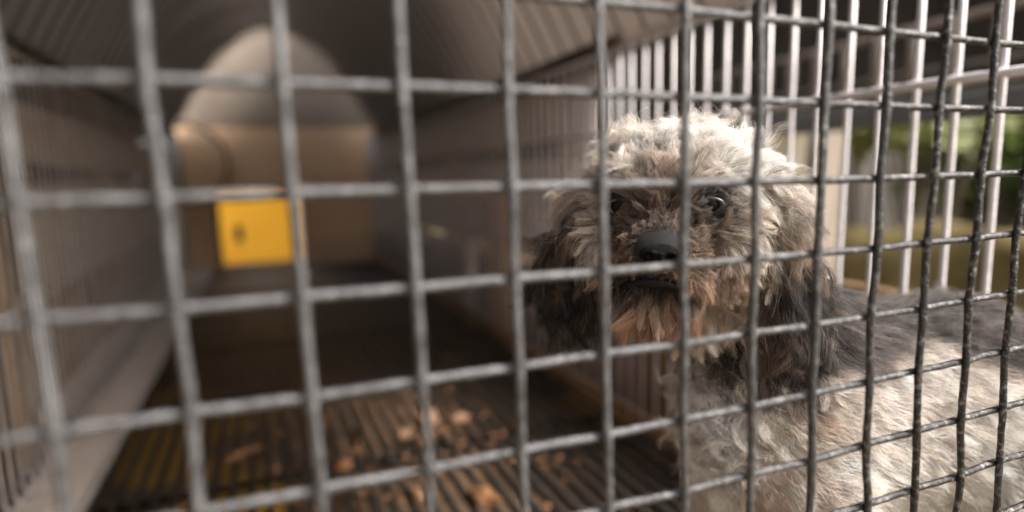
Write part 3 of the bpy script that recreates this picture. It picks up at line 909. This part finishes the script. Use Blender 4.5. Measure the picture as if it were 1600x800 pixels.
CREAM = np.array([.86, .785, .715]); WHITE = np.array([.88, .83, .78]); BEIGE = np.array([.56, .43, .33])
TAUPE = np.array([.105, .074, .055]); BROWN = np.array([.185, .112, .072]); RUST = np.array([.235, .100, .048])
BLACK = np.array([.015, .0135, .0135]); GREY = np.array([.125, .108, .10]); TAN = np.array([.62, .40, .22]); PINK = np.array([.52, .27, .18])
def mixc(c, col, m): return c * (1 - m[:, None]) + col * m[:, None]
def coat_colour(P, jitter):
    h, eL, eR, hd = regions(P)
    a, b, c = h.T
    n1 = field_noise(P, 70, 3.0); n2 = field_noise(P, 160, 9.0)
    # trunk
    x, y, z = P.T
    col = np.tile(np.array([.88, .755, .665]), (len(P), 1))
    # dark saddle along the back, edge dips towards the rump
    edge = -.101 - .015 * smooth01((x - .30) / .06) + .010 * n1
    back = smooth01((z - edge) / .014)
    col = mixc(col, GREY * .75, back)
    rumpm = smooth01((x - .372 + .008 * n1) / .016)
    col = mixc(col, GREY * .8, rumpm)
    col = mixc(col, TAN, .75 * smooth01(1 - np.linalg.norm((P - np.array([.196, .19, -.090])) / np.array([.026, .05, .026]), axis=1)))
    col = mixc(col, PINK, .45 * smooth01(1.1 - np.linalg.norm((P - np.array([.205, .185, -.148])) / np.array([.022, .05, .03]), axis=1)))
    col = mixc(col, PINK, .5 * smooth01(1 - np.linalg.norm((P - np.array([.215, .185, -.112])) / np.array([.02, .05, .02]), axis=1)))
    chest = smooth01((.206 - x) / .02) * smooth01((-.06 - z) / .02)
    col = mixc(col, WHITE, chest)
    col = mixc(col, GREY * 1.2, .45 * chest * smooth01(n2 * 3 - .2))
    neck = smooth01((.245 - x) / .02) * (y > .19) * smooth01((z + .094) / .012) * (1 - hd)
    col = mixc(col, TAUPE * .4, neck)  # shadow under the chin put into the neck's coat colour
    # head
    hc = np.tile(CREAM * .98, (len(P), 1))
    hc = mixc(hc, BEIGE, np.clip(.22 + 1.1 * n1 + .5 * n2, 0, .75))
    hc = mixc(hc, WHITE, .55 * smooth01((b - 75) / 50) * smooth01((40 - a) / 120))
    face = smooth01(1.25 - np.sqrt(((a + 8) / 105) ** 2 + ((b + 30) / 88) ** 2)) * smooth01((c - 10) / 40)
    hc = mixc(hc, TAUPE * 1.15, np.clip(face * 1.3, 0, 1))
    muz = smooth01(1.3 - np.sqrt(((a + 14) / 95) ** 2 + ((b + 85) / 48) ** 2)) * smooth01((c - 20) / 40)
    hc = mixc(hc, BROWN * 1.25, np.clip(muz * 1.1, 0, 1))
    cheek = smooth01((np.abs(a + 8) - 70) / 30) * smooth01((-35 - b) / 40) * smooth01((c + 10) / 40)
    hc = mixc(hc, BROWN * 1.35, .8 * cheek)
    chin = smooth01((-112 - b) / 14) * smooth01((c - 0) / 30) * smooth01((95 - np.abs(a + 16)) / 20)
    hc = mixc(hc, RUST, chin * .9)
    chw = smooth01(1.2 - np.sqrt(((a + 18) / 26) ** 2 + ((b + 118) / 14) ** 2)) * smooth01((c - 60) / 30)
    hc = mixc(hc, BEIGE, .4 * chw)
    de = np.min(np.linalg.norm(h[:, None, :] - EYE[None], axis=2), axis=1)
    hc = mixc(hc, BLACK * 1.6, smooth01((34 - de) / 12))
    dm = np.sqrt(((a - MOUTH[0]) / 56) ** 2 + ((b - MOUTH[1] - 4 + 6 * ((a - MOUTH[0]) / 50) ** 2) / 14) ** 2)
    hc = mixc(hc, BLACK, smooth01((1.25 - dm) / .4) * smooth01((c - 40) / 20))
    dn = np.sqrt(((a - NOSE[0]) / 36) ** 2 + ((b - NOSE[1]) / 27) ** 2)
    hc = mixc(hc, BLACK * 2, smooth01((1.15 - dn) / .3) * smooth01((c - 80) / 20))
    ear = np.clip(eL + eR, 0, 1)
    earc = np.tile(BLACK * 1.0, (len(P), 1))
    earc = mixc(earc, BROWN * .9, np.clip(-.05 + 1.2 * n2 + .6 * n1, 0, .7) * (.55 + .45 * smooth01((b + 60) / 80)))
    hc = mixc(hc, earc, ear)
    upR = smooth01((a - 110) / 30) * smooth01((b + 70) / 60) * smooth01((60 - b) / 50)
    hc = mixc(hc, BEIGE * .95, .40 * upR * smooth01(.6 + 2 * n2))
    col = mixc(col, hc, hd)
    if jitter is not None:
        g = jitter
        col = col * np.exp(g.normal(0, .22, (len(P), 1)) + g.normal(0, .03, (len(P), 3)))
        odd = g.random(len(P)) < .10
        col[odd] = col[odd] * .55 + .45 * BEIGE * g.uniform(.5, 1.3, (odd.sum(), 1))
    return np.clip(col, .008, .9)

# skin under the coat: the coat's own colours, darkened to deepen the gaps between locks
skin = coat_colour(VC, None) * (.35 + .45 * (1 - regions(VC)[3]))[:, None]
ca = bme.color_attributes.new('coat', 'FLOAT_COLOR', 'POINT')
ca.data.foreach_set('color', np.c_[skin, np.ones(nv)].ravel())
def attr_mat(name, attr, rough, spec):
    m = bpy.data.materials.new(name); m.use_nodes = True
    t = m.node_tree; b = t.nodes['Principled BSDF']
    an = t.nodes.new('ShaderNodeAttribute'); an.attribute_name = attr
    t.links.new(an.outputs['Color'], b.inputs['Base Color'])
    b.inputs['Roughness'].default_value = rough
    b.inputs['Specular IOR Level'].default_value = spec
    return m
bme.materials.clear()
bme.materials.append(attr_mat('skin', 'coat', .8, .2))

def hair_mat():
    m = bpy.data.materials.new('fur'); m.use_nodes = True
    t = m.node_tree
    out = t.nodes['Material Output']
    b = t.nodes['Principled BSDF']
    an = t.nodes.new('ShaderNodeAttribute'); an.attribute_name = 'coat'
    b.inputs['Roughness'].default_value = .45
    b.inputs['Specular IOR Level'].default_value = .35
    hi = t.nodes.new('ShaderNodeHairInfo')              # darker roots: pigment, plus shade within the locks put into the colour
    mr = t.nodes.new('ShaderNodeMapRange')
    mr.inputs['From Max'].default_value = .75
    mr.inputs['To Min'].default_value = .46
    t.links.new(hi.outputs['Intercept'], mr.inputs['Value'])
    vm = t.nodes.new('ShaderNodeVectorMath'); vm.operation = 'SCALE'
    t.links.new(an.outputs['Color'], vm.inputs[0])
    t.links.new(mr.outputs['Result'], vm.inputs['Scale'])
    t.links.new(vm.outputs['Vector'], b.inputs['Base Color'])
    tl = t.nodes.new('ShaderNodeBsdfTranslucent')
    t.links.new(vm.outputs['Vector'], tl.inputs['Color'])
    mx = t.nodes.new('ShaderNodeMixShader'); mx.inputs['Fac'].default_value = .20
    t.links.new(b.outputs[0], mx.inputs[1]); t.links.new(tl.outputs[0], mx.inputs[2])
    t.links.new(mx.outputs[0], out.inputs['Surface'])
    return m
M['fur'] = hair_mat()

tri_area = np.linalg.norm(np.cross(VC[TI[:, 1]] - VC[TI[:, 0]], VC[TI[:, 2]] - VC[TI[:, 0]]), axis=1)
tri_c = VC[TI].mean(1)
tri_n = VN[TI].mean(1)
facing = (-(tri_c) * tri_n).sum(1) / np.linalg.norm(tri_c, axis=1)          # towards the front of the cage
def sample(n, g, weight):
    wgt = tri_area * weight
    cum = np.cumsum(wgt); cum /= cum[-1]
    ti = np.searchsorted(cum, g.random(n))
    u_, v_ = g.random(n), g.random(n)
    sw = u_ + v_ > 1
    u_[sw], v_[sw] = 1 - u_[sw], 1 - v_[sw]
    T = TI[ti]
    w0 = 1 - u_ - v_
    P = VC[T[:, 0]] * w0[:, None] + VC[T[:, 1]] * u_[:, None] + VC[T[:, 2]] * v_[:, None]
    N = VN[T[:, 0]] * w0[:, None] + VN[T[:, 1]] * u_[:, None] + VN[T[:, 2]] * v_[:, None]
    return P, N / np.linalg.norm(N, axis=1)[:, None]
def unit(v): return v / (np.linalg.norm(v, axis=1)[:, None] + 1e-9)

K = 13
TT = np.linspace(0, 1, K)
def groom(P, N, g, stray=0.0):
    """paths for strands rooted at P: direction, length, droop and curl by region"""
    n = len(P)
    h, eL, eR, hd = regions(P)
    a, b, c = h.T
    ear = np.clip(eL + eR, 0, 1)
    down = np.tile(np.array([0, 0, -1.0]), (n, 1))
    # --- trunk: lies back along the body and down
    flow = np.tile(np.array([.75, -.1, -.35]), (n, 1))
    chest = smooth01((.212 - P[:, 0]) / .02) * (1 - hd)
    flow = flow * (1 - chest[:, None]) + np.array([-.3, -.3, -.75]) * chest[:, None]
    lift = np.full(n, .27); L = np.full(n, .0115); droop = np.full(n, .12); amp = np.full(n, .0008); turns = np.full(n, .9)
    L = L * (1 - chest) + .018 * chest
    amp = amp * (1 - chest) + .0045 * chest; turns = turns * (1 - chest) + 2.0 * chest
    lowleg = smooth01((-.19 - P[:, 2]) / .03)
    L = L * (1 - .4 * lowleg); lift = lift * (1 - .3 * lowleg)
    # --- head: away from the nose
    rel = h - np.array([NOSE[0], NOSE[1] + 8, NOSE[2] - 10])
    rad = np.linalg.norm(rel[:, :2], axis=1)
    fh = rel.copy(); fh[:, 2] -= 60
    crown = smooth01((b - 45) / 40)
    fh_c = np.c_[a * .8, 60 + b * .1, -40 + 0 * a]
    fh = unit(fh) * (1 - crown[:, None]) + unit(fh_c) * crown[:, None]
    lowf = smooth01((-60 - b) / 40)
    fh = unit(fh) + np.c_[0 * a, -.7 * lowf, .25 * lowf]
    jowl = smooth01((np.abs(a + 5) - 62) / 25) * smooth01((-20 - b) / 30)
    fh = unit(fh) * (1 - .75 * jowl[:, None]) + np.array([0, -.75, .2]) * jowl[:, None]
    fworld = unit(fh) @ HB
    hlift = .40 + .22 * crown
    up = smooth01((b + 70) / 50)
    hL = .0085 + .006 * smooth01((rad - 45) / 50) + .010 * up * smooth01((rad - 100) / 60)
    hL = (hL + .006 * crown) * (1 - .25 * jowl) * (1 - .30 * smooth01((np.abs(a) - 75) / 40) * (1 - crown))
    hdroop = .10 + .35 * smooth01((np.abs(a) - 80) / 50) * (1 - crown)
    hamp = .0008 + .0016 * smooth01((rad - 80) / 80) + .0020 * crown
    hturn = .8 + .5 * smooth01((rad - 80) / 60) + .8 * crown
    chin = smooth01((-100 - b) / 25)
    hL = hL + .0005 * chin; hdroop = hdroop + .08 * chin
    # brow fringe: longer locks that sweep out beside the eyes
    brow = np.exp(-((np.abs(a + 8) - 80) / 36) ** 2 - ((b - 36) / 20) ** 2)
    hL = hL + .012 * brow; hdroop = hdroop + .35 * brow
    # ears
    eflow = np.tile(np.array([0, -.06, -1.0]), (n, 1))
    f2 = fworld * (1 - ear[:, None]) + eflow * ear[:, None]
    hlift = hlift * (1 - ear) + .33 * ear
    hL = hL * (1 - ear) + .019 * ear
    hdroop = hdroop * (1 - ear) + .35 * ear
    hamp = hamp * (1 - ear) + .0024 * ear
    hturn = hturn * (1 - ear) + 1.5 * ear
    m = hd[:, None]
    flow = flow * (1 - m) + f2 * m
    lift = lift * (1 - hd) + hlift * hd; L = L * (1 - hd) + hL * hd; droop = droop * (1 - hd) + hdroop * hd
    amp = amp * (1 - hd) + hamp * hd; turns = turns * (1 - hd) + hturn * hd
    # short round the eyes, nose and mouth
    de = np.min(np.linalg.norm(h[:, None, :] - EYE[None], axis=2), axis=1)
    L = L * (.4 + .6 * smooth01((de - 15) / 34))
    dn = np.linalg.norm((h - NOSE) * np.array([1, 1.1, .6]), axis=1)
    L = L * (.35 + .65 * smooth01((dn - 30) / 40))
    lipz = np.exp(-((h[:, 0] - MOUTH[0]) / 52) ** 2 - ((h[:, 1] - MOUTH[1] - 14) / 20) ** 2) * (h[:, 2] > 50)
    L = L * (1 - .62 * lipz)
    flow = flow - N * (flow * N).sum(1)[:, None] * .9
    flow = unit(flow) + g.normal(0, .22 + stray, (n, 3))
    d0 = unit(unit(flow) * (1 - lift)[:, None] + N * lift[:, None])
    L = L * np.exp(g.normal(0, .2, n))
    phase = g.uniform(0, 6.28, n)
    turns = turns * g.uniform(.7, 1.3, n) * np.where(g.random(n) < .5, -1, 1)
    U = unit(np.cross(d0, g.normal(size=(n, 3)))); V = np.cross(d0, U)
    t = TT[None, :, None]
    path = P[:, None, :] + (L[:, None, None] * t) * d0[:, None, :] + (L * droop)[:, None, None] * t ** 2 * down[:, None, :] \
        + (L * (lift * .55))[:, None, None] * t ** 2 * (unit(flow) - N)[:, None, :]
    w_ = turns[:, None, None] * 6.28 * t + phase[:, None, None]
    w0_ = phase[:, None, None]
    path = path + (amp * g.uniform(.5, 1.5, n))[:, None, None] * (t ** .8) * ((np.cos(w_) - np.cos(w0_)) * U[:, None, :] + (np.sin(w_) - np.sin(w0_)) * V[:, None, :])
    return path, h, ear, hd, de, dn, L

def keep_mask(h, g):
    de = np.min(np.linalg.norm(h[:, None, :] - EYE[None], axis=2), axis=1)
    dnn = np.sqrt(((h[:, 0] - NOSE[0]) / 33) ** 2 + ((h[:, 1] - NOSE[1]) / 24) ** 2)
    dm = np.sqrt(((h[:, 0] - MOUTH[0]) / 46) ** 2 + ((h[:, 1] - MOUTH[1] + 6 * ((h[:, 0] - MOUTH[0]) / 50) ** 2) / 5.5) ** 2)
    return (de > 13.5) & ~((dnn < 1) & (h[:, 2] > NOSE[2] - 40)) & ~((dm < 1) & (h[:, 2] > 40))

def make_fur(name, count, guides, weight, clump, rad, seed, region):
    g = np.random.default_rng(seed)
    GP, GN = sample(guides, g, weight)
    gpath, gh, *_ = groom(GP, GN, g, .20)
    P, N = sample(count, g, weight)
    hh = to_head(P)
    k_ = keep_mask(hh, g)
    P, N = P[k_], N[k_]
    path, h, ear, hd, de, dn, L = groom(P, N, g, .10)
    kd = KDTree(len(GP))
    for i, q in enumerate(GP): kd.insert(q, i)
    kd.balance()
    gi = np.array([kd.find(q)[1] for q in P])
    off = (P - GP[gi])
    tgt = gpath[gi] + off[:, None, :] * (1 - .93 * TT[None, :, None] ** .8)
    # a strand follows its lock along its own length
    if region == 'body':
        clump = clump + .36 * smooth01((.216 - P[:, 0]) / .02)
    cl = (clump * g.uniform(.75, 1.0, len(P)))[:, None, None] * (TT ** .5)[None, :, None]
    loose = g.random(len(P)) < .07
    cl[loose] *= .25
    path = path * (1 - cl) + tgt * cl
    path += g.normal(0, .00016, path.shape) * TT[None, :, None]
    col = coat_colour(P, g)
    gshade = np.exp(np.random.default_rng(seed + 1).normal(0, .30, guides))[gi]
    col = np.clip(col * gshade[:, None], .008, .88)
    cu = bpy.data.hair_curves.new(name)
    cu.add_curves([K] * len(P))
    cu.position_data.foreach_set('vector', path.astype(np.float32).ravel())
    ra = cu.attributes.get('radius') or cu.attributes.new('radius', 'FLOAT', 'POINT')
    prof = rad * (1 - .75 * TT ** 1.6)
    ra.data.foreach_set('value', np.tile(prof, len(P)).astype(np.float32))
    at_ = cu.attributes.new('coat', 'FLOAT_COLOR', 'CURVE')
    at_.data.foreach_set('color', np.c_[col, np.ones(len(P))].astype(np.float32).ravel())
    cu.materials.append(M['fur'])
    o = bpy.data.objects.new(name, cu)
    C.objects.link(o)
    o.parent = dog
    o.location = -world_loc(dog)
    return o
th, teL, teR, thd = regions(tri_c)
tear = np.clip(teL + teR, 0, 1)
vis = np.clip(.35 + facing, .12, 1)
wh = np.where((thd > .5) & (tear < .5), 1.0, 0) * vis
we = np.where((thd > .5) & (tear >= .5), 1.0, 0) * vis
wb = np.where(thd <= .5, 1.0, 0) * np.clip(.3 + facing, .06, 1) * np.clip((tri_c[:, 2] + .30) / .08, .15, 1)
make_fur('head_fur', 70000, 1500, wh, .96, .000078, 5, 'head')
make_fur('ear_fur', 20000, 300, we, .95, .000080, 6, 'ear')
make_fur('body_fur', 70000, 2200, wb, .58, .000085, 7, 'body')

# eyes
def gloss(name, col, rough, coat=0.0):
    m = mat(name, col, rough, 0, .6, coat=coat)
    return m
M['eye'] = mat('dark_eye', (.006, .004, .0035), .04, 0, .09)
M['lid'] = gloss('eyelid', (.018, .014, .013), .4)
M['nosem'] = mat('wet_nose', (.005, .004, .004), .17, 0, .16, bump=.9, bump_scale=1400)
M['lip'] = mat('lip', (.007, .005, .005), .5, 0, .12)
for e in EYE:
    bm = bmesh.new()
    bmesh.ops.create_uvsphere(bm, u_segments=28, v_segments=18, radius=12.6 * HU)
    me = bpy.data.meshes.new('eye'); bm.to_mesh(me); bm.free()
    me.polygons.foreach_set('use_smooth', [True] * len(me.polygons))
    me.materials.append(M['eye'])
    o = bpy.data.objects.new('eye', me); C.objects.link(o); o.parent = dog
    ctr = hw(e[0], e[1], e[2] - 7)
    o.location = Vector(ctr) - world_loc(dog)
    # lid rim
    v, fc = [], []
    n_, m_ = 28, 8
    for k in range(n_):
        t1 = 2 * math.pi * k / n_
        for q in range(m_):
            t2 = 2 * math.pi * q / m_
            R_ = 14.5 + 4.4 * math.cos(t2)
            v.append(HU * ((R_ * math.cos(t1)) * HRt + (R_ * (.62 if math.sin(t1) > 0 else .78) * math.sin(t1)) * HUp + (4.6 * math.sin(t2) + 5 + 3 * math.sin(t1)) * HT))
    for k in range(n_):
        for q in range(m_):
            fc.append((k * m_ + q, ((k + 1) % n_) * m_ + q, ((k + 1) % n_) * m_ + (q + 1) % m_, k * m_ + (q + 1) % m_))
    lo = obj('eyelid', v, fc, M['lid'], o)
    lo.location = (0, 0, 0)

# nose: rounded pad with nostrils and a split
def nose():
    bm = bmesh.new()
    bmesh.ops.create_uvsphere(bm, u_segments=64, v_segments=44, radius=1)
    vs = []
    for v in bm.verts:
        x, y_, z = v.co.x, v.co.y, v.co.z         # x right, z up, -y front
        fr = max(0, -y_)
        a_ = 25.5 * math.copysign(abs(x) ** .85, x)
        b_ = 15.5 * math.copysign(abs(z) ** .8, z)
        c_ = 24 * (-y_)
        a_ *= 1 + .10 * z                          # broader on top
        b_ += -3.5 * (x * x) * (z > 0) - 2
        for s in (-1, 1):                          # nostrils, comma shaped
            dx, dz = (a_ - s * 13.5), (b_ + 3.5)
            q = math.exp(-((dx / 6.6) ** 2 + (dz / 5.2) ** 2))
            dx2, dz2 = (a_ - s * 23), (b_ + 8.5)
            q2 = math.exp(-((dx2 / 6.0) ** 2 + (dz2 / 2.6) ** 2))
            c_ -= (17 * q + 8 * q2) * min(1, fr * 2)
        c_ -= 5 * math.exp(-(a_ / 1.8) ** 2) * (b_ < 2) * min(1, fr * 2)
        vs.append(hw(NOSE[0] + a_, NOSE[1] - 5 + b_, NOSE[2] - 6 + c_))
    fc = [tuple(v.index for v in f_.verts) for f_ in bm.faces]
    bm.free()
    return obj('nose', vs, fc, M['nosem'], dog)
nose()
# lips: a dark closed line under the muzzle
lp = []
for k in range(15):
    px = 968 + (1062 - 968) * k / 14
    py = 440 + 9 * ((k - 7) / 7) ** 2
    q, _n = hit(px, py)
    lp.append(q + HU * 3.5 * HT)
tube('lip', catmull(lp, 3), [HU * (3.5 + 5.0 * math.sin(math.pi * min(1, max(0, k / 42)))) for k in range(43)], M['lip'], dog, 8)
